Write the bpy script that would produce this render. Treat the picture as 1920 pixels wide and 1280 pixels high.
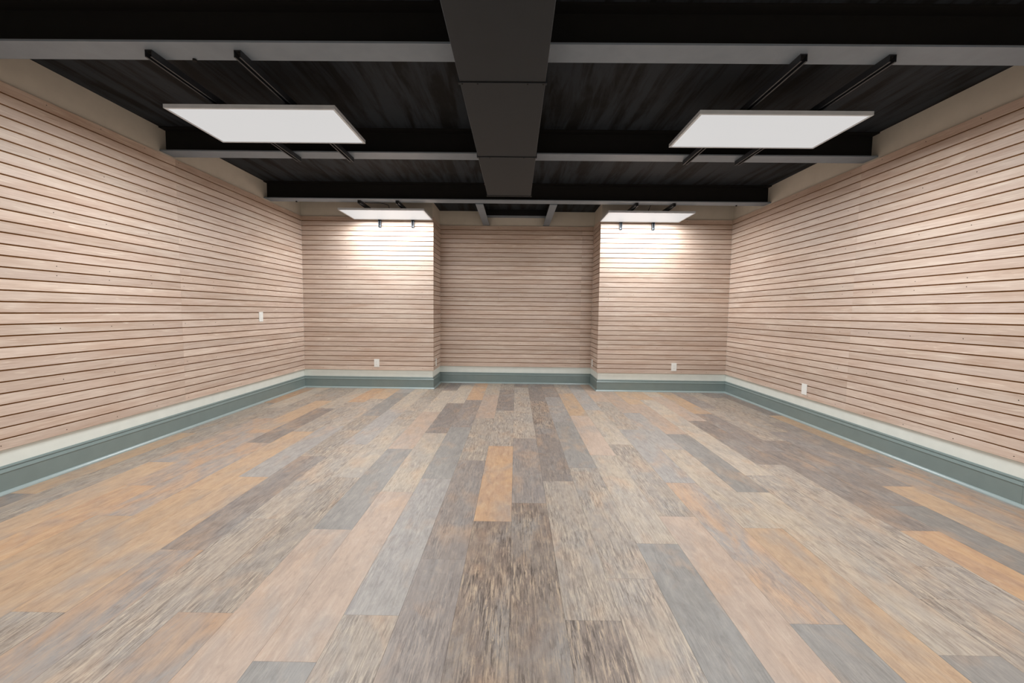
import bpy, bmesh, math, random
from mathutils import Matrix, Vector

# ------------------------------------------------------------------ scene, camera, light level
for o in list(bpy.data.objects):
    bpy.data.objects.remove(o, do_unlink=True)
scene = bpy.context.scene
COL = scene.collection
RND = random.Random(7)

YAW, PITCH, ROLL, CAM_H, F_PX = -0.0084237, -0.0701577, 0.0118440, 1.25369, 782.119
cam_data = bpy.data.cameras.new('camera')
cam_data.sensor_fit = 'HORIZONTAL'
cam_data.sensor_width = 36.0
cam_data.lens = F_PX / 1920.0 * 36.0
cam_data.clip_start = 0.05
cam = bpy.data.objects.new('camera', cam_data)
COL.objects.link(cam)
fwd = Vector((math.sin(YAW) * math.cos(PITCH), math.cos(YAW) * math.cos(PITCH), math.sin(PITCH)))
rgt = Vector((math.cos(YAW), -math.sin(YAW), 0.0))
up = rgt.cross(fwd)
r2 = rgt * math.cos(ROLL) + up * math.sin(ROLL)
u2 = r2.cross(fwd)
cam.matrix_world = Matrix(((r2.x, u2.x, -fwd.x, 0), (r2.y, u2.y, -fwd.y, 0), (r2.z, u2.z, -fwd.z, CAM_H), (0, 0, 0, 1)))
scene.camera = cam

world = bpy.data.worlds.new('world')
scene.world = world
world.use_nodes = True
world.node_tree.nodes['Background'].inputs[0].default_value = (0, 0, 0, 1)
world.node_tree.nodes['Background'].inputs[1].default_value = 0.0

scene.view_settings.view_transform = 'Standard'
scene.view_settings.look = 'None'
scene.view_settings.gamma = 1.0
scene.view_settings.use_curve_mapping = False
scene.view_settings.exposure = 0.1

LAMP_NEAR, LAMP_FAR, LAMP_BACK = 52.0, 41.0, 54.0     # LED panel lamps by row, watts
LAMP_COLOR = (0.955, 0.985, 1.0)
PANEL_GLOW = 0.56          # face of an LED panel

# ------------------------------------------------------------------ measures (metres, camera stands at x=0, y=0)
XL, XR = -3.3986, 3.3682           # slat faces of the side walls
YB, YA = 6.6623, 7.2771            # slat faces of the back walls and of the alcove
XP = 1.3141                        # alcove half width
YF = -4.2                          # wall behind the camera
T = 0.018                          # slat panel thickness
Z0, PITCH_S, NS, GROOVE = 0.2931, 0.0762, 32, 0.0098
Z1 = Z0 + PITCH_S * NS             # 2.7315
ZDECK = 2.975
ZBEAM = 2.748
PANEL_L = 2.4384

# ------------------------------------------------------------------ helpers
def lin(r, g, b):
    def f(c):
        c /= 255.0
        return c / 12.92 if c <= 0.04045 else ((c + 0.055) / 1.055) ** 2.4
    return (f(r), f(g), f(b), 1.0)

def new_obj(name, mesh, parent=None, loc=(0, 0, 0), rotz=0.0):
    o = bpy.data.objects.new(name, mesh)
    COL.objects.link(o)
    if parent is not None:
        o.parent = parent
    o.location = loc
    o.rotation_euler = (0, 0, rotz)
    return o

def box_bm(bm, x0, x1, y0, y1, z0, z1):
    vs = [bm.verts.new((x, y, z)) for z in (z0, z1) for y in (y0, y1) for x in (x0, x1)]
    for f in ((0, 2, 3, 1), (4, 5, 7, 6), (0, 1, 5, 4), (2, 6, 7, 3), (0, 4, 6, 2), (1, 3, 7, 5)):
        bm.faces.new([vs[i] for i in f])

def mesh_of(name, bm, mat=None, bevel=0.0, seg=1):
    if bevel > 0:
        bmesh.ops.bevel(bm, geom=bm.edges[:], offset=bevel, segments=seg, affect='EDGES', profile=0.6)
    bmesh.ops.recalc_face_normals(bm, faces=bm.faces[:])
    me = bpy.data.meshes.new(name)
    bm.to_mesh(me)
    bm.free()
    if mat:
        me.materials.append(mat)
    return me

def boxes(name, lst, mat, parent=None, loc=(0, 0, 0), rotz=0.0, bevel=0.0):
    bm = bmesh.new()
    for b in lst:
        box_bm(bm, *b)
    return new_obj(name, mesh_of(name, bm, mat, bevel), parent, loc, rotz)

def empty(name, loc, rotz=0.0):
    o = bpy.data.objects.new(name, None)
    o.empty_display_size = 0.1
    COL.objects.link(o)
    o.location = loc
    o.rotation_euler = (0, 0, rotz)
    return o

def tag(o, label, cat, group=None):
    o['label'] = label
    o['category'] = cat
    if group:
        o['group'] = group
    return o

def struct(o, label=None):
    o['kind'] = 'structure'
    if label:
        o['label'] = label
    return o

def tube(name, pts, rad, mat, parent=None, n=8):
    bm = bmesh.new()
    rings = []
    for i, p in enumerate(pts):
        p = Vector(p)
        a = Vector(pts[max(i - 1, 0)])
        b = Vector(pts[min(i + 1, len(pts) - 1)])
        d = (b - a).normalized()
        s = d.cross(Vector((0, 0, 1)) if abs(d.z) < 0.9 else Vector((1, 0, 0))).normalized()
        t = d.cross(s)
        rings.append([bm.verts.new(p + (s * math.cos(2 * math.pi * k / n) + t * math.sin(2 * math.pi * k / n)) * rad) for k in range(n)])
    for a, b in zip(rings, rings[1:]):
        for k in range(n):
            bm.faces.new((a[k], a[(k + 1) % n], b[(k + 1) % n], b[k]))
    bm.faces.new(rings[0])
    bm.faces.new(rings[-1][::-1])
    return new_obj(name, mesh_of(name, bm, mat), parent)

# ------------------------------------------------------------------ materials
class NT:
    def __init__(self, name):
        self.m = bpy.data.materials.new(name)
        self.m.use_nodes = True
        self.t = self.m.node_tree
        self.b = self.t.nodes['Principled BSDF']
    def n(self, typ, **kw):
        nd = self.t.nodes.new(typ)
        for k, v in kw.items():
            if k.startswith('i_'):
                key = k[2:]
                nd.inputs[int(key) if key.isdigit() else key].default_value = v
            else:
                setattr(nd, k, v)
        return nd
    def l(self, a, b):
        self.t.links.new(a, b)
    def noise(self, vec, scale=1.0, detail=3.0, rough=0.55, dist=0.0):
        nd = self.n('ShaderNodeTexNoise')
        nd.inputs['Scale'].default_value = scale
        nd.inputs['Detail'].default_value = detail
        nd.inputs['Roughness'].default_value = rough
        nd.inputs['Distortion'].default_value = dist
        self.l(vec, nd.inputs['Vector'])
        return nd.outputs['Fac']
    def mapped(self, vec, scale):
        nd = self.n('ShaderNodeVectorMath', operation='MULTIPLY')
        nd.inputs[1].default_value = scale
        self.l(vec, nd.inputs[0])
        return nd.outputs[0]
    def rng(self, val, a, b, c=0.0, d=1.0):
        nd = self.n('ShaderNodeMapRange')
        self.l(val, nd.inputs[0])
        for i, v in enumerate((a, b, c, d)):
            nd.inputs[i + 1].default_value = v
        return nd.outputs[0]
    def math(self, op, a, b=None):
        nd = self.n('ShaderNodeMath', operation=op)
        for i, v in enumerate((a, b)):
            if v is None:
                continue
            if isinstance(v, (int, float)):
                nd.inputs[i].default_value = v
            else:
                self.l(v, nd.inputs[i])
        return nd.outputs[0]
    def mix(self, fac, a, b, blend='MIX'):
        nd = self.n('ShaderNodeMix', data_type='RGBA', blend_type=blend)
        if isinstance(fac, (int, float)):
            nd.inputs[0].default_value = fac
        else:
            self.l(fac, nd.inputs[0])
        for i, v in ((6, a), (7, b)):
            if isinstance(v, tuple):
                nd.inputs[i].default_value = v
            else:
                self.l(v, nd.inputs[i])
        return nd.outputs[2]

def local_coords(nt, seed_scale=(37.0, 53.0, 29.0)):
    tc = nt.n('ShaderNodeTexCoord')
    oi = nt.n('ShaderNodeObjectInfo')
    off = nt.n('ShaderNodeVectorMath', operation='SCALE')
    off.inputs[0].default_value = seed_scale
    nt.l(oi.outputs['Random'], off.inputs['Scale'])
    add = nt.n('ShaderNodeVectorMath', operation='ADD')
    nt.l(tc.outputs['Object'], add.inputs[0])
    nt.l(off.outputs[0], add.inputs[1])
    return add.outputs[0], tc.outputs['Object'], oi.outputs['Random']

def plain(name, rgb, rough=0.6, spec=0.4, metal=0.0, vary=0.06, scale=9.0, bump=0.0, bscale=220.0):
    nt = NT(name)
    tc = nt.n('ShaderNodeTexCoord')
    v = tc.outputs['Object']
    f = nt.noise(v, scale, 4.0)
    c = lin(*rgb)
    hi = tuple(min(1, x * (1 + vary)) for x in c[:3]) + (1.0,)
    lo = tuple(x * (1 - vary) for x in c[:3]) + (1.0,)
    nt.l(nt.mix(nt.rng(f, 0.3, 0.7), lo, hi), nt.b.inputs['Base Color'])
    nt.b.inputs['Roughness'].default_value = rough
    nt.b.inputs['Specular IOR Level'].default_value = spec
    nt.b.inputs['Metallic'].default_value = metal
    if bump > 0:
        bp = nt.n('ShaderNodeBump')
        bp.inputs['Strength'].default_value = bump
        bp.inputs['Distance'].default_value = 0.002
        nt.l(nt.noise(v, bscale, 2.0), bp.inputs['Height'])
        nt.l(bp.outputs[0], nt.b.inputs['Normal'])
    return nt.m

def make_slat_wood():
    nt = NT('slat_wood')
    v, raw, rnd = local_coords(nt)
    broad = nt.noise(nt.mapped(v, (1.3, 8.0, 11.0)), 1.0, 4.0, 0.55, 0.8)
    hue = nt.noise(nt.mapped(v, (0.9, 5.0, 4.0)), 1.0, 2.0, 0.5, 0.5)
    grain = nt.noise(nt.mapped(v, (4.5, 60.0, 150.0)), 1.0, 5.0, 0.62, 0.5)
    figure = nt.noise(nt.mapped(v, (3.0, 10.0, 46.0)), 1.0, 3.0, 0.55, 1.6)
    fleck = nt.noise(nt.mapped(v, (2.6, 12.0, 38.0)), 1.0, 2.0, 0.5, 2.4)
    c = nt.mix(nt.rng(broad, 0.32, 0.68), lin(194, 169, 152), lin(217, 200, 186))
    c = nt.mix(nt.rng(hue, 0.45, 0.70, 0.0, 0.5), c, lin(202, 182, 171))
    c = nt.mix(nt.rng(figure, 0.50, 0.68, 0.0, 0.30), c, lin(172, 145, 126))
    c = nt.mix(nt.rng(grain, 0.46, 0.74, 0.0, 0.42), c, lin(164, 136, 118))
    c = nt.mix(nt.rng(fleck, 0.60, 0.72, 0.0, 0.55), c, lin(228, 214, 198))
    tone = nt.rng(rnd, 0.0, 1.0, 0.91, 1.08)
    g = nt.n('ShaderNodeVectorMath', operation='SCALE')
    nt.l(c, g.inputs[0])
    nt.l(tone, g.inputs['Scale'])
    nt.l(g.outputs[0], nt.b.inputs['Base Color'])
    nt.b.inputs['Roughness'].default_value = 0.48
    nt.b.inputs['Specular IOR Level'].default_value = 0.35
    bp = nt.n('ShaderNodeBump')
    bp.inputs['Strength'].default_value = 0.12
    bp.inputs['Distance'].default_value = 0.001
    nt.l(grain, bp.inputs['Height'])
    nt.l(bp.outputs[0], nt.b.inputs['Normal'])
    return nt.m

def make_plank_wood():
    """Printed vinyl plank; each plank carries its own print tones as properties."""
    nt = NT('plank_vinyl')
    v, raw, rnd = local_coords(nt, (61.0, 83.0, 0.0))
    def att(name):
        return nt.n('ShaderNodeAttribute', attribute_type='OBJECT', attribute_name=name)
    ta, tb, td, tl = (att(k).outputs['Color'] for k in ('tone_a', 'tone_b', 'tone_dark', 'tone_pale'))
    gr = att('grain').outputs['Fac']
    blotch = nt.noise(nt.mapped(v, (6.0, 1.7, 1.0)), 1.0, 4.0, 0.6, 0.9)
    tint = nt.noise(nt.mapped(v, (4.2, 2.1, 3.0)), 1.0, 3.0, 0.55, 0.5)
    tint2 = nt.noise(nt.mapped(v, (5.1, 2.6, 7.0)), 1.0, 3.0, 0.55, 0.5)
    mott = nt.noise(nt.mapped(v, (24.0, 9.0, 1.0)), 1.0, 9.0, 0.72, 0.4)
    patch = nt.noise(nt.mapped(v, (5.0, 2.4, 5.0)), 1.0, 2.0, 0.5, 0.3)
    streak = nt.noise(nt.mapped(v, (36.0, 2.0, 1.0)), 1.0, 5.0, 0.65, 0.6)
    fine = nt.noise(nt.mapped(v, (190.0, 11.0, 1.0)), 1.0, 3.0, 0.65, 0.35)
    crack = nt.noise(nt.mapped(v, (105.0, 8.0, 1.0)), 1.0, 6.0, 0.74, 0.8)
    c = nt.mix(nt.rng(blotch, 0.38, 0.62), ta, tb)
    c = nt.mix(nt.rng(tint, 0.50, 0.66, 0.0, 0.55), c, lin(150, 146, 142))
    c = nt.mix(nt.rng(tint2, 0.52, 0.70, 0.0, 0.45), c, lin(190, 154, 122))
    c = nt.mix(nt.rng(mott, 0.52, 0.70, 0.0, 0.65), c, td)
    c = nt.mix(nt.rng(mott, 0.48, 0.30, 0.0, 0.65), c, tl)
    c = nt.mix(nt.rng(streak, 0.55, 0.74, 0.0, 0.45), c, tl)
    c = nt.mix(nt.rng(streak, 0.44, 0.28, 0.0, 0.40), c, td)
    gm = nt.math('MULTIPLY', gr, nt.rng(patch, 0.36, 0.60, 0.25, 1.0))
    c = nt.mix(nt.math('MULTIPLY', nt.rng(fine, 0.50, 0.62), nt.math('MULTIPLY', gm, 0.6)), c, td)
    c = nt.mix(nt.math('MULTIPLY', nt.rng(crack, 0.53, 0.59), gm), c, td)
    c = nt.mix(nt.math('MULTIPLY', nt.rng(crack, 0.46, 0.40), nt.math('MULTIPLY', gm, 0.9)), c, tl)
    nt.l(c, nt.b.inputs['Base Color'])
    nt.l(nt.rng(fine, 0.3, 0.7, 0.40, 0.52), nt.b.inputs['Roughness'])
    nt.b.inputs['Specular IOR Level'].default_value = 0.42
    bp = nt.n('ShaderNodeBump')
    bp.inputs['Strength'].default_value = 0.10
    bp.inputs['Distance'].default_value = 0.001
    nt.l(crack, bp.inputs['Height'])
    nt.l(bp.outputs[0], nt.b.inputs['Normal'])
    return nt.m

def make_deck():
    nt = NT('black_deck_paint')
    tc = nt.n('ShaderNodeTexCoord')
    v = tc.outputs['Object']
    s = nt.noise(nt.mapped(v, (9.0, 0.9, 1.0)), 1.0, 5.0, 0.6, 0.5)
    p = nt.noise(nt.mapped(v, (5.0, 4.0, 1.0)), 1.0, 4.0, 0.6)
    c = nt.mix(nt.rng(s, 0.40, 0.56), lin(8, 9, 10), lin(40, 46, 53))
    c = nt.mix(nt.rng(p, 0.5, 0.8, 0.0, 0.4), c, lin(46, 53, 60))
    nt.l(c, nt.b.inputs['Base Color'])
    nt.b.inputs['Roughness'].default_value = 0.75
    nt.b.inputs['Specular IOR Level'].default_value = 0.25
    bp = nt.n('ShaderNodeBump')
    bp.inputs['Strength'].default_value = 0.5
    bp.inputs['Distance'].default_value = 0.01
    nt.l(s, bp.inputs['Height'])
    nt.l(bp.outputs[0], nt.b.inputs['Normal'])
    return nt.m

def make_glow():
    nt = NT('led_diffuser')
    nt.b.inputs['Base Color'].default_value = lin(70, 70, 70)
    nt.b.inputs['Roughness'].default_value = 0.5
    nt.b.inputs['Emission Color'].default_value = (1.0, 1.0, 1.0, 1.0)
    nt.b.inputs['Emission Strength'].default_value = PANEL_GLOW
    return nt.m

M_SLAT = make_slat_wood()
M_PLANK = make_plank_wood()
M_DECK = make_deck()
M_GLOW = make_glow()
M_MDF = plain('groove_fibreboard', (126, 86, 44), 0.8, 0.2)
M_CREAM = plain('cream_wall_paint', (214, 208, 196), 0.75, 0.25, vary=0.03, bump=0.15)
M_LOWER = plain('pale_wall_paint', (222, 226, 219), 0.7, 0.3, vary=0.03)
M_BASE = plain('grey_green_trim_paint', (122, 136, 134), 0.28, 0.55, vary=0.04)
M_SHOE = plain('lit_grey_green_trim_paint', (150, 163, 162), 0.28, 0.55, vary=0.03)  # baseboard paint lightened to carry the light its upward-facing curve catches
M_STEEL_GREY = plain('grey_beam_paint', (126, 138, 150), 0.5, 0.45, vary=0.06, bump=0.1)
M_BLACK = plain('black_steel_paint', (22, 22, 22), 0.7, 0.25, vary=0.1)
M_DUCT = plain('black_duct_paint', (33, 39, 45), 0.55, 0.35, vary=0.05)
M_DUCT_EDGE = plain('duct_seam_paint', (30, 30, 30), 0.6, 0.3)
M_STRUT = plain('dark_strut_steel', (52, 56, 62), 0.45, 0.5, metal=0.3)
M_ALU = plain('white_light_frame', (206, 214, 222), 0.4, 0.5)
M_WHITE = plain('white_cover_plate', (236, 236, 232), 0.35, 0.5, vary=0.01)
M_SCREW = plain('dark_screw_head', (58, 44, 36), 0.5, 0.5, metal=0.4)
M_CORD = plain('dark_cord_rubber', (40, 44, 50), 0.6, 0.3)
M_SUB = plain('dark_subfloor', (60, 52, 46), 0.9, 0.1)

# ------------------------------------------------------------------ floor
floor = struct(boxes('floor', [(XL - 0.3, XR + 0.3, YF - 0.2, YA + 0.3, -0.12, -0.005)], M_SUB))

TONES = {   # display colours: main, second, dark figure, pale figure, grain strength
    'O': ((194, 154, 116), (178, 143, 116), (142, 110, 90), (208, 180, 146), 0.22),
    'T': ((186, 154, 122), (176, 148, 122), (142, 114, 94), (202, 176, 146), 0.30),
    'P': ((186, 162, 144), (174, 152, 136), (146, 126, 112), (202, 182, 164), 0.28),
    'B': ((188, 172, 152), (174, 162, 150), (132, 118, 106), (208, 194, 174), 0.60),
    'W': ((166, 152, 138), (156, 147, 139), (108, 96, 87), (202, 186, 164), 0.90),
    'G': ((160, 155, 150), (150, 145, 142), (118, 111, 107), (186, 178, 168), 0.50),
    'S': ((130, 127, 123), (138, 134, 130), (102, 98, 95), (164, 157, 148), 0.40),
    'D': ((136, 124, 116), (128, 121, 118), (92, 83, 79), (170, 154, 140), 0.65),
    'N': ((130, 112, 101), (140, 128, 119), (80, 69, 62), (194, 172, 146), 1.00),
    'M': ((184, 148, 118), (154, 148, 144), (116, 104, 99), (200, 170, 142), 0.45),
}
ROW_W, PLANK_L, ROW_X0 = 0.2283, 1.412, -0.0108
ROWS = {
    -15: (2.692, 'DTWO'), -14: (2.396, 'WWWB'), -13: (3.300, 'TMW'), -12: (2.850, 'OMTW'),
    -11: (2.417, 'TMDB'), -10: (2.797, 'TTWO'), -9: (1.617, 'WTGWT'), -8: (2.076, 'MDWS'),
    -7: (2.410, 'WWGB'), -6: (1.631, 'MWBW'), -5: (2.301, 'PSPB'), -4: (1.398, 'SPBDB'),
    -3: (1.633, 'WGSDO'), -2: (2.031, 'DDWPB'), -1: (2.422, 'NOWD'), 0: (2.669, 'NDWW'),
    1: (1.625, 'NWDND'), 2: (1.900, 'WWSGD'), 3: (2.206, 'SBPT'), 4: (2.519, 'PWBG'),
    5: (1.627, 'SMGWP'), 6: (2.392, 'TBGP'), 7: (1.481, 'SBSPT'), 8: (1.793, 'WWBBT'),
    9: (2.038, 'WWDP'), 10: (2.390, 'ODDT'), 11: (2.713, 'SDWD'), 12: (3.036, 'TDWW'),
    13: (3.423, 'MDW'), 14: (3.768, 'MTD'),
}
MEAN = (164, 150, 138)
def jitter(c, d, pull=0.14):
    return tuple(max(0, min(255, x + (m - x) * pull + d)) for x, m in zip(c, MEAN))
plank_meshes = {}
def plank_mesh(w, l):
    key = (round(w, 3), round(l, 3))
    if key not in plank_meshes:
        bm = bmesh.new()
        g = 0.0004
        box_bm(bm, -w / 2 + g, w / 2 - g, -l / 2 + g, l / 2 - g, -0.005, 0.0)
        plank_meshes[key] = mesh_of('plank', bm, M_PLANK)
    return plank_meshes[key]
for k, (y0, codes) in ROWS.items():
    x0 = max(ROW_X0 + k * ROW_W, XL - T)
    x1 = min(ROW_X0 + (k + 1) * ROW_W, XR + T)
    xc = (x0 + x1) / 2
    yend = (YA if -XP < x0 and x1 < XP else YB) + T
    if (x0 < -XP < x1) or (x0 < XP < x1):
        yend = YA + T if abs(xc) < XP else YB + T
    for i in range(-3, 6):
        ya, yb = y0 + (i - 1) * PLANK_L, y0 + i * PLANK_L
        ya, yb = max(ya, -0.3), min(yb, yend)
        if yb - ya < 0.03:
            continue
        code = codes[i] if 0 <= i < len(codes) else RND.choice('WWBGPD')
        p = new_obj('plank', plank_mesh(x1 - x0, yb - ya), floor, (xc, (ya + yb) / 2, 0))
        d = RND.uniform(-7, 7)
        a, b, dk, pl, g = TONES[code]
        for nm, c in (('tone_a', a), ('tone_b', b), ('tone_dark', dk), ('tone_pale', pl)):
            p[nm] = list(lin(*jitter(c, d))[:3])
        p['grain'] = g
# the floor behind the camera: the same planks as one joined field
bm = bmesh.new()
for k in ROWS:
    x0 = max(ROW_X0 + k * ROW_W, XL - T)
    x1 = min(ROW_X0 + (k + 1) * ROW_W, XR + T)
    box_bm(bm, x0, x1 - 0.0008, YF, -0.3, -0.005, 0.0)
pf = new_obj('planks', mesh_of('planks', bm, M_PLANK), floor)
pf['kind'] = 'stuff'
for nm, c in zip(('tone_a', 'tone_b', 'tone_dark', 'tone_pale'), TONES['W'][:4]):
    pf[nm] = list(lin(*c)[:3])
pf['grain'] = 0.6

# ------------------------------------------------------------------ ceiling deck
ceiling = struct(boxes('ceiling', [(XL - 0.3, XR + 0.3, YF - 0.2, YA + 0.3, ZDECK, ZDECK + 0.15)], M_DECK))

# ------------------------------------------------------------------ walls
# Each wall: painted slab (local x = along the wall, local y = out of the wall into the room is -y).
slat_meshes = {}
def slat_mesh(l):
    key = round(l, 3)
    if key not in slat_meshes:
        bm = bmesh.new()
        h = PITCH_S - GROOVE
        c = 0.0012
        x0, x1 = -l / 2 + 0.0003, l / 2 - 0.0003
        prof = [(0.0, -h / 2), (0.0, h / 2), (-0.0165 + c, h / 2), (-0.0165, h / 2 - c), (-0.0165, -h / 2 + c), (-0.0165 + c, -h / 2)]
        A = [bm.verts.new((x0, y, z)) for y, z in prof]
        B = [bm.verts.new((x1, y, z)) for y, z in prof]
        for i in range(6):
            j = (i + 1) % 6
            bm.faces.new((A[i], A[j], B[j], B[i]))
        bm.faces.new(A[::-1])
        bm.faces.new(B)
        slat_meshes[key] = mesh_of('slat', bm, M_SLAT)
    return slat_meshes[key]

def panel(wall, a, b, single=True):
    """Slatted panel between along-wall coordinates a and b (wall space; slat face at y = 0, wall paint at y = T)."""
    l = b - a
    bk = boxes('panel_back', [(-l / 2, l / 2, T - 0.0072, T - 0.0002, Z0 + 0.004, Z1 - 0.004)], M_MDF, wall, ((a + b) / 2, 0, 0))
    if single:
        for i in range(NS):
            new_obj('slat', slat_mesh(l), bk, (0, 0.0165, Z0 + (i + 0.5) * PITCH_S))
    else:
        bm = bmesh.new()
        h = PITCH_S - GROOVE
        for i in range(NS):
            zc = Z0 + (i + 0.5) * PITCH_S
            box_bm(bm, -l / 2, l / 2, 0, 0.0165, zc - h / 2, zc + h / 2)
        s = new_obj('slats', mesh_of('slats', bm, M_SLAT), bk)
        s['kind'] = 'stuff'
    return bk

SCREW_Z = (0.326, 0.709, 1.094, 1.480, 1.552, 1.939, 2.320, 2.700)
def screws(wall, xs):
    bm = bmesh.new()
    for x in xs:
        for z in SCREW_Z:
            jx, jz = RND.uniform(-0.006, 0.006), RND.uniform(-0.004, 0.004)
            n, r = 8, 0.0042
            A = [bm.verts.new((x + jx + r * math.cos(2 * math.pi * i / n), 0.001, z + jz + r * math.sin(2 * math.pi * i / n))) for i in range(n)]
            B = [bm.verts.new((x + jx + r * 0.7 * math.cos(2 * math.pi * i / n), -0.0012, z + jz + r * 0.7 * math.sin(2 * math.pi * i / n))) for i in range(n)]
            for i in range(n):
                bm.faces.new((A[i], A[(i + 1) % n], B[(i + 1) % n], B[i]))
            bm.faces.new(B)
    s = new_obj('screws', mesh_of('screws', bm, M_SCREW), wall)
    s['kind'] = 'stuff'

def make_wall(name, origin, rotz, length, panels, screw_xs=(), thick=0.14, ext=(0, 0), skin=0.0, label=None):
    """origin: left end of the slat face seen from the room; local +x runs to the viewer's right."""
    w = boxes(name, [(-ext[0], length + ext[1], T - skin, T + thick, 0.315, 3.05)], M_CREAM, None, origin, rotz)
    struct(w, label)
    boxes('lower_wall', [(-ext[0], length + ext[1], T - skin, T + thick, -0.005, 0.315)], M_LOWER, w)
    for a, b, s in panels:
        panel(w, a, b, s)
    if screw_xs:
        screws(w, screw_xs)
    return w

PI2 = math.pi / 2
# left wall: faces +x; viewer's left end is the near end
LL = YB - YF
w_left = make_wall('wall_left', (XL, YF, 0), PI2, LL,
    [(LL - PANEL_L, LL, True), (LL - 2 * PANEL_L, LL - PANEL_L, True), (LL - 3 * PANEL_L, LL - 2 * PANEL_L, False), (0.0, LL - 3 * PANEL_L, False)],
    [y - YF for y in (2.68, 3.085, 3.484, 3.882, 4.262, 4.69, 5.10, 5.50, 5.91, 6.31, 6.62)], ext=(0, 0.14))
# right wall: faces -x; viewer's left end is the far end
w_right = make_wall('wall_right', (XR, YB, 0), -PI2, LL,
    [(0, PANEL_L, True), (PANEL_L, 2 * PANEL_L, True), (2 * PANEL_L, 3 * PANEL_L, False), (3 * PANEL_L, LL, False)],
    [YB - y for y in (2.78, 3.17, 3.582, 4.0, 4.36, 4.78, 5.18, 5.59, 6.0, 6.40, 6.63)], ext=(0.14, 0))
# back walls (pilasters beside the alcove)
w_bl = make_wall('wall_back_left', (XL, YB, 0), 0.0, -XP - XL, [(0, -XP - XL, True)], [0.3, 0.7, 1.1, 1.5, 1.9], thick=0.7, ext=(0.14, -T))
w_br = make_wall('wall_back_right', (XP, YB, 0), 0.0, XR - XP, [(0, XR - XP, True)], [0.15, 0.55, 0.95, 1.35, 1.75], thick=0.7, ext=(-T, 0.14))
w_al = make_wall('wall_alcove_back', (-XP, YA, 0), 0.0, 2 * XP, [(0, PANEL_L, True), (PANEL_L, 2 * XP, True)], [0.2, 0.6, 1.0, 1.4, 1.8, 2.2], ext=(0.1, 0.1))
# alcove returns: thin painted skin with slats
w_rl = make_wall('wall_alcove_left', (-XP, YB, 0), PI2, YA - YB, [(T, YA - YB, True)], thick=0.01, ext=(-T + 0.0015, T), skin=0.0015)
w_rr = make_wall('wall_alcove_right', (XP, YA, 0), -PI2, YA - YB, [(0, YA - YB - T, True)], thick=0.01, ext=(T, -T + 0.0015), skin=0.0015)
# wall behind the camera
w_f = boxes('wall_front', [(XL - 0.2, XR + 0.2, YF - 0.15, YF, -0.005, 3.05)], M_CREAM)
struct(w_f)

# ------------------------------------------------------------------ baseboards (profile swept along each wall, mitred)
BASE_PROF = [(0.0, 0.0), (0.0155, 0.0), (0.0155, 0.1425), (0.0195, 0.1445), (0.0195, 0.1475), (0.0105, 0.166), (0.0045, 0.1675), (0.0045, 0.1715), (0.0090, 0.173), (0.0090, 0.177), (0.004, 0.187), (0.0, 0.189)]
SHOE_PROF = [(0.0158, 0.0), (0.034, 0.0), (0.034, 0.004), (0.031, 0.011), (0.025, 0.018), (0.019, 0.022), (0.0158, 0.0225)]
def sweep(name, prof, p0, p1, nrm, m0, m1, mat, parent=None):
    """Extrude prof from p0 to p1; nrm points into the room; m0, m1 (+1 inner, -1 outer corner) mitre the ends."""
    p0, p1, nrm = Vector(p0), Vector(p1), Vector(nrm)
    d = (p1 - p0).normalized()
    bm = bmesh.new()
    A = [bm.verts.new(p0 + nrm * t + d * (t * m0) + Vector((0, 0, z))) for t, z in prof]
    B = [bm.verts.new(p1 + nrm * t - d * (t * m1) + Vector((0, 0, z))) for t, z in prof]
    n = len(prof)
    for i in range(n):
        j = (i + 1) % n
        bm.faces.new((A[i], A[j], B[j], B[i]))
    bm.faces.new(A[::-1])
    bm.faces.new(B)
    return new_obj(name, mesh_of(name, bm, mat), parent)
def baseboard(name, p0, p1, nrm, m0, m1):
    b = struct(sweep(name, BASE_PROF, p0, p1, nrm, m0, m1, M_BASE))
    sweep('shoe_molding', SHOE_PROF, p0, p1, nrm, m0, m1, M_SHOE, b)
    return b
xl, xr, yb, ya = XL - T, XR + T, YB + T, YA + T
xpl, xpr = -XP - T, XP + T
baseboard('baseboard_left', (xl, YF, 0), (xl, yb, 0), (1, 0, 0), 0, 1)
baseboard('baseboard_back_left', (xl, yb, 0), (xpl, yb, 0), (0, -1, 0), 1, -1)
baseboard('baseboard_alcove_left', (xpl, yb, 0), (xpl, ya, 0), (1, 0, 0), -1, 1)
baseboard('baseboard_alcove_back', (xpl, ya, 0), (xpr, ya, 0), (0, -1, 0), 1, 1)
baseboard('baseboard_alcove_right', (xpr, ya, 0), (xpr, yb, 0), (-1, 0, 0), 1, -1)
baseboard('baseboard_back_right', (xpr, yb, 0), (xr, yb, 0), (0, -1, 0), -1, 1)
b = baseboard('baseboard_right', (xr, yb, 0), (xr, 2.718, 0), (-1, 0, 0), 1, 0)
sweep('board_length', BASE_PROF, (xr, 2.7168, 0), (xr, YF, 0), (-1, 0, 0), 0, 0, M_BASE, b)
sweep('shoe_molding', SHOE_PROF, (xr, 2.718, 0), (xr, YF, 0), (-1, 0, 0), 0, 0, M_SHOE, b)

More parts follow.
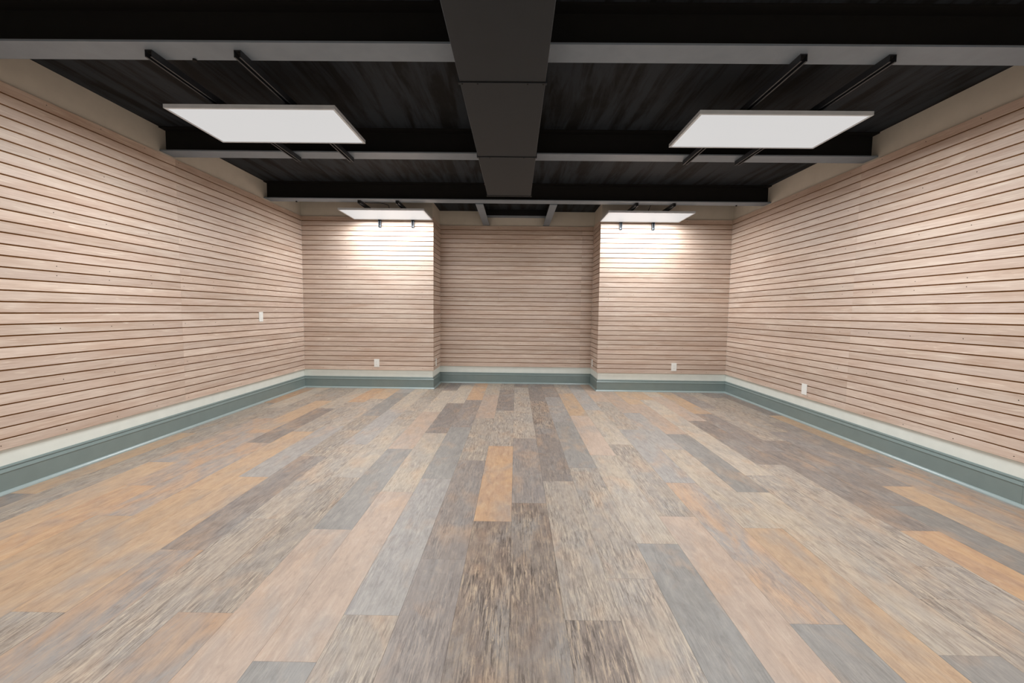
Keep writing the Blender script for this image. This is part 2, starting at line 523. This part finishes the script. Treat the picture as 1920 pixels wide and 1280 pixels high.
# ------------------------------------------------------------------ steel beams across the room
def i_beam(name, y, label, bolts=()):
    r = empty(name, (0, y, ZBEAM))
    tag(r, label, 'beam', 'steel beams across the ceiling')
    x0, x1 = XL - T, XR + T
    h = ZDECK - ZBEAM
    boxes('bottom_flange', [(x0, x1, -0.085, 0.085, 0, 0.011)], M_STEEL_GREY, r)
    boxes('web', [(x0, x1, -0.006, 0.006, 0.011, h - 0.011)], M_BLACK, r)
    boxes('top_flange', [(x0, x1, -0.085, 0.085, h - 0.011, h - 0.0005)], M_BLACK, r)
    for bx, by in bolts:
        bm = bmesh.new()
        bmesh.ops.create_cone(bm, cap_ends=True, segments=6, radius1=0.011, radius2=0.011, depth=0.012)
        new_obj('bolt', mesh_of('bolt', bm, M_BLACK), r, (bx, by, -0.006))
    return r
i_beam('steel_beam', 2.528, 'nearest grey-bottomed steel beam crossing under the black ceiling', [(-3.16, 0.06), (-1.95, 0.075), (3.12, 0.06)])
i_beam('steel_beam', 4.148, 'middle steel beam just behind the two near light panels')
i_beam('steel_beam', 5.796, 'farthest steel beam in front of the alcove', [(-3.05, 0.06), (3.00, 0.06)])
for yy, lb in ((0.89, 'steel beam right above the camera, out of view'), (-0.75, 'first steel beam behind the camera, out of view'), (-2.39, 'last steel beam behind the camera, out of view')):
    i_beam('steel_beam', yy, lb)

def joist(x0, x1, label):
    r = empty('steel_joist', ((x0 + x1) / 2, 5.885, 2.735))
    tag(r, label, 'joist', 'joists over the alcove')
    w, l, h = x1 - x0, YA + T - 5.885, ZDECK - 2.735
    boxes('bottom_flange', [(-w / 2, w / 2, 0, l, 0, 0.010)], M_STEEL_GREY, r)
    boxes('web', [(-0.006, 0.006, 0, l, 0.010, h - 0.0005)], M_BLACK, r)
joist(-0.577, -0.470, 'short steel joist over the alcove, left one of two')
joist(0.450, 0.553, 'short steel joist over the alcove, right one of two')
hd = empty('header_beam', (0, 7.21, 2.868))
tag(hd, 'small black header between the two alcove joists', 'beam')
boxes('lower_plate', [(-0.513, 0.4955, -0.055, 0.083, 0, 0.008)], M_STEEL_GREY, hd)
boxes('face_board', [(-0.513, 0.4955, -0.055, 0.083, 0.0082, ZDECK - 2.868 - 0.0005)], M_BLACK, hd)

# ------------------------------------------------------------------ air duct under the beams
DX0, DX1, DZ0 = -0.334, 0.151, 2.550
duct = empty('air_duct', ((DX0 + DX1) / 2, 0, DZ0))
tag(duct, 'long black rectangular air duct hung along the middle of the ceiling', 'duct')
hw = (DX1 - DX0) / 2
HD = ZBEAM - DZ0 - 0.001
cuts = [-3.2, -2.07, -0.94, 0.19, 1.32, 2.455, 3.592, 4.762]
for i, (a, b) in enumerate(zip(cuts, cuts[1:])):
    boxes('duct_section', [(-hw, hw, a + 0.006, b - 0.006, 0, HD)], M_DUCT, duct, bevel=0.002)
    cl = boxes('seam_cleat', [(-hw - 0.009, hw + 0.009, b, b + 0.022, -0.005, 0.0), (-hw - 0.009, -hw, b, b + 0.022, 0.0, HD), (hw, hw + 0.009, b, b + 0.022, 0.0, HD)], M_DUCT, duct)
    boxes('seam_gap', [(-hw + 0.002, hw - 0.002, b - 0.006, b + 0.006, 0.002, HD - 0.002)], M_DUCT_EDGE, duct)
    for sx in (-hw + 0.012, -hw + 0.10, hw - 0.10, hw - 0.012):
        bm = bmesh.new()
        bmesh.ops.create_cone(bm, cap_ends=True, segments=8, radius1=0.0045, radius2=0.0045, depth=0.004)
        new_obj('rivet', mesh_of('rivet', bm, M_DUCT_EDGE), cl, (sx, b + 0.012, -0.006))
boxes('end_cap', [(-hw + 0.004, hw - 0.004, 4.784, 4.788, 0.0, HD)], M_DUCT_EDGE, duct)

# ------------------------------------------------------------------ LED panels, their strut rails
LZ, LW, LD, LT = 2.659, 1.213, 0.603, 0.027
def led_panel(x0, y0, label, watts):
    r = empty('led_panel', (x0 + LW / 2, y0 + LD / 2, LZ))
    tag(r, label, 'ceiling light', 'LED panels on the ceiling')
    a, b, e = LW / 2, LD / 2, 0.016
    boxes('frame', [(-a, a, -b, -b + e, 0, LT), (-a, a, b - e, b, 0, LT), (-a, -a + e, -b + e, b - e, 0, LT), (a - e, a, -b + e, b - e, 0, LT)], M_ALU, r)
    boxes('back_plate', [(-a + e, a - e, -b + e, b - e, LT - 0.006, LT - 0.001)], M_ALU, r)
    boxes('diffuser', [(-a + e, a - e, -b + e, b - e, 0.003, 0.006)], M_GLOW, r)
    boxes('driver_box', [(-0.20, 0.20, -0.06, 0.06, LT, LT + 0.017)], M_ALU, r)
    for sx in (-0.26, 0.26):
        for sy in (-0.2, 0.2):
            boxes('hanger_clip', [(sx - 0.015, sx + 0.015, sy - 0.015, sy + 0.015, LT, 2.7064 - LZ)], M_STRUT, r)
    ld = bpy.data.lights.new('panel_lamp', 'AREA')
    ld.shape = 'RECTANGLE'
    ld.size, ld.size_y = LW - 2 * e, LD - 2 * e
    ld.energy = watts
    ld.color = LAMP_COLOR
    lo = bpy.data.objects.new('panel_lamp', ld)
    COL.objects.link(lo)
    lo.parent = r
    lo.location = (0, 0, -0.001)
    return r
led_panel(-2.5016, 3.021, 'near LED panel on the left, hung between the first two beams', LAMP_NEAR)
led_panel(1.2774, 3.048, 'near LED panel on the right, hung between the first two beams', LAMP_NEAR)
led_panel(-2.520, 5.950, 'far LED panel left of the alcove, close to the back wall', LAMP_FAR)
led_panel(1.277, 5.955, 'far LED panel right of the alcove, close to the back wall', LAMP_FAR)
led_panel(-2.5016, -0.23, 'LED panel on the left above the camera, out of view', LAMP_BACK)
led_panel(1.2774, -0.23, 'LED panel on the right above the camera, out of view', LAMP_BACK)
led_panel(-2.5016, -3.51, 'LED panel on the left behind the camera, out of view', LAMP_BACK)
led_panel(1.2774, -3.51, 'LED panel on the right behind the camera, out of view', LAMP_BACK)

def strut_boxes(l):
    s, t, lip = 0.041, 0.0025, 0.010
    h = s / 2
    return [(-h, h, 0, l, s - t, s), (-h, -h + t, 0, l, 0, s - t), (h - t, h, 0, l, 0, s - t),
            (-h + t, -h + lip, 0, l, 0, t), (h - lip, h - t, 0, l, 0, t)]
RAIL_Z = ZBEAM - 0.0412
def rail(x, ya, yb, label):
    r = empty('strut_rail', (x, ya, RAIL_Z))
    tag(r, label, 'rail', 'strut rails carrying the light panels')
    boxes('channel', strut_boxes(yb - ya), M_STRUT, r)
    for yy in (0.022, yb - ya - 0.05):
        boxes('channel_nut', [(-0.012, 0.012, yy - 0.012, yy + 0.012, 0.026, 0.0382)], M_BLACK, r)
    return r
def bracket(x, label):
    """Short upright length of channel screwed to the slats under a far rail."""
    s_, t, lip, h, l = 0.041, 0.0025, 0.010, 0.0205, RAIL_Z - 0.0005 - 2.556
    r = empty('wall_bracket', (x, YB - 0.0003, 2.556))
    tag(r, label, 'bracket', 'wall brackets under the far strut rails')
    boxes('channel', [(-h, h, -t, 0, 0, l), (-h, -h + t, -s_, -t, 0, l), (h - t, h, -s_, -t, 0, l),
          (-h + t, -h + lip, -s_, -s_ + t, 0, l), (h - lip, h - t, -s_, -s_ + t, 0, l)], M_STRUT, r)
    boxes('bolt_head', [(-0.008, 0.008, -0.010, -t, 0.018, 0.034)], M_ALU, r)
    return r
SIDE = {-2.152: ('left', 'outer'), -1.632: ('left', 'inner'), 1.632: ('right', 'inner'), 2.138: ('right', 'outer')}
for x, (sd, io) in SIDE.items():
    xf = x - 0.012 if x > 0 else x
    near = "wall" if io == "outer" else "alcove"
    rail(x, 2.512, 4.205, f'dark strut rail over the near {sd} light panel, {io} one nearer the {"wall" if io == "outer" else "duct"}')
    rail(xf, 5.772, YB - 0.002, f'dark strut rail over the far {sd} light panel, {io} one nearer the {near}')
    bracket(xf, f'small dark bracket under the far {sd} light panel, {io} one nearer the {near}')

c = tube('power_cord', [(-2.09, 5.83, 2.73), (-2.02, 5.84, 2.728), (-1.92, 5.86, 2.733), (-1.84, 5.87, 2.728), (-1.79, 5.90, 2.715), (-1.81, 6.02, 2.69)], 0.005, M_CORD)
tag(c, 'thin dark cord sagging above the far left light panel', 'cord')
c = tube('power_cord', [(1.845, 5.90, 2.745), (1.846, 5.93, 2.735), (1.847, 6.00, 2.70), (1.848, 6.03, 2.688)], 0.005, M_CORD)
tag(c, 'thin dark cord dropping straight to the far right light panel', 'cord')

# ------------------------------------------------------------------ cover plates
def plate(name, loc, rotz, label, cat, kind, w=0.084, h=0.128):
    """Local frame: x along the wall, -y out of the wall, origin at the plate centre on the slat face."""
    r = empty(name, loc, rotz)
    tag(r, label, cat, 'white cover plates on the slat walls')
    boxes('cover_plate', [(-w / 2, w / 2, -0.0065, -0.0003, -h / 2, h / 2)], M_WHITE, r, bevel=0.002)
    if kind == 'outlet':
        rc = boxes('receptacle', [(-0.0168, 0.0168, -0.0085, -0.0066, -0.034, 0.034)], M_WHITE, r, bevel=0.0008)
        for zc in (-0.018, 0.018):
            for xc, hh in ((-0.0064, 0.0045), (0.0064, 0.0038)):
                boxes('slot', [(xc - 0.0011, xc + 0.0011, -0.0088, -0.0084, zc - hh, zc + hh)], M_SCREW, rc)
    elif kind == 'switch':
        rc = boxes('rocker', [(-0.0168, 0.0168, -0.0095, -0.0066, -0.034, 0.034)], M_WHITE, r, bevel=0.0015)
    for zc in (-0.048, 0.048):
        bm = bmesh.new()
        bmesh.ops.create_cone(bm, cap_ends=True, segments=8, radius1=0.003, radius2=0.003, depth=0.0012, matrix=Matrix.Rotation(PI2, 4, 'X'))
        new_obj('plate_screw', mesh_of('plate_screw', bm, M_WHITE), r, (0, -0.0068, zc))
    return r
plate('electrical_outlet', (-2.231, YB, 0.410), 0.0, 'white outlet low on the back wall left of the alcove', 'outlet', 'outlet')
plate('electrical_outlet', (2.542, YB, 0.407), 0.0, 'white outlet low on the back wall right of the alcove', 'outlet', 'outlet')
plate('electrical_outlet', (-XP, 6.862, 0.412), PI2, 'white outlet on the left side face of the alcove', 'outlet', 'outlet')
plate('electrical_outlet', (XP, 7.087, 0.405), -PI2, 'white outlet on the right side face of the alcove', 'outlet', 'outlet')
plate('light_switch', (XL, 5.538, 1.152), PI2, 'white switch plate at mid height on the left slat wall', 'switch', 'switch')
plate('blank_plate', (XR, 4.833, 0.400), -PI2, 'plain white cover plate low on the right slat wall', 'cover plate', 'blank', 0.086, 0.126)
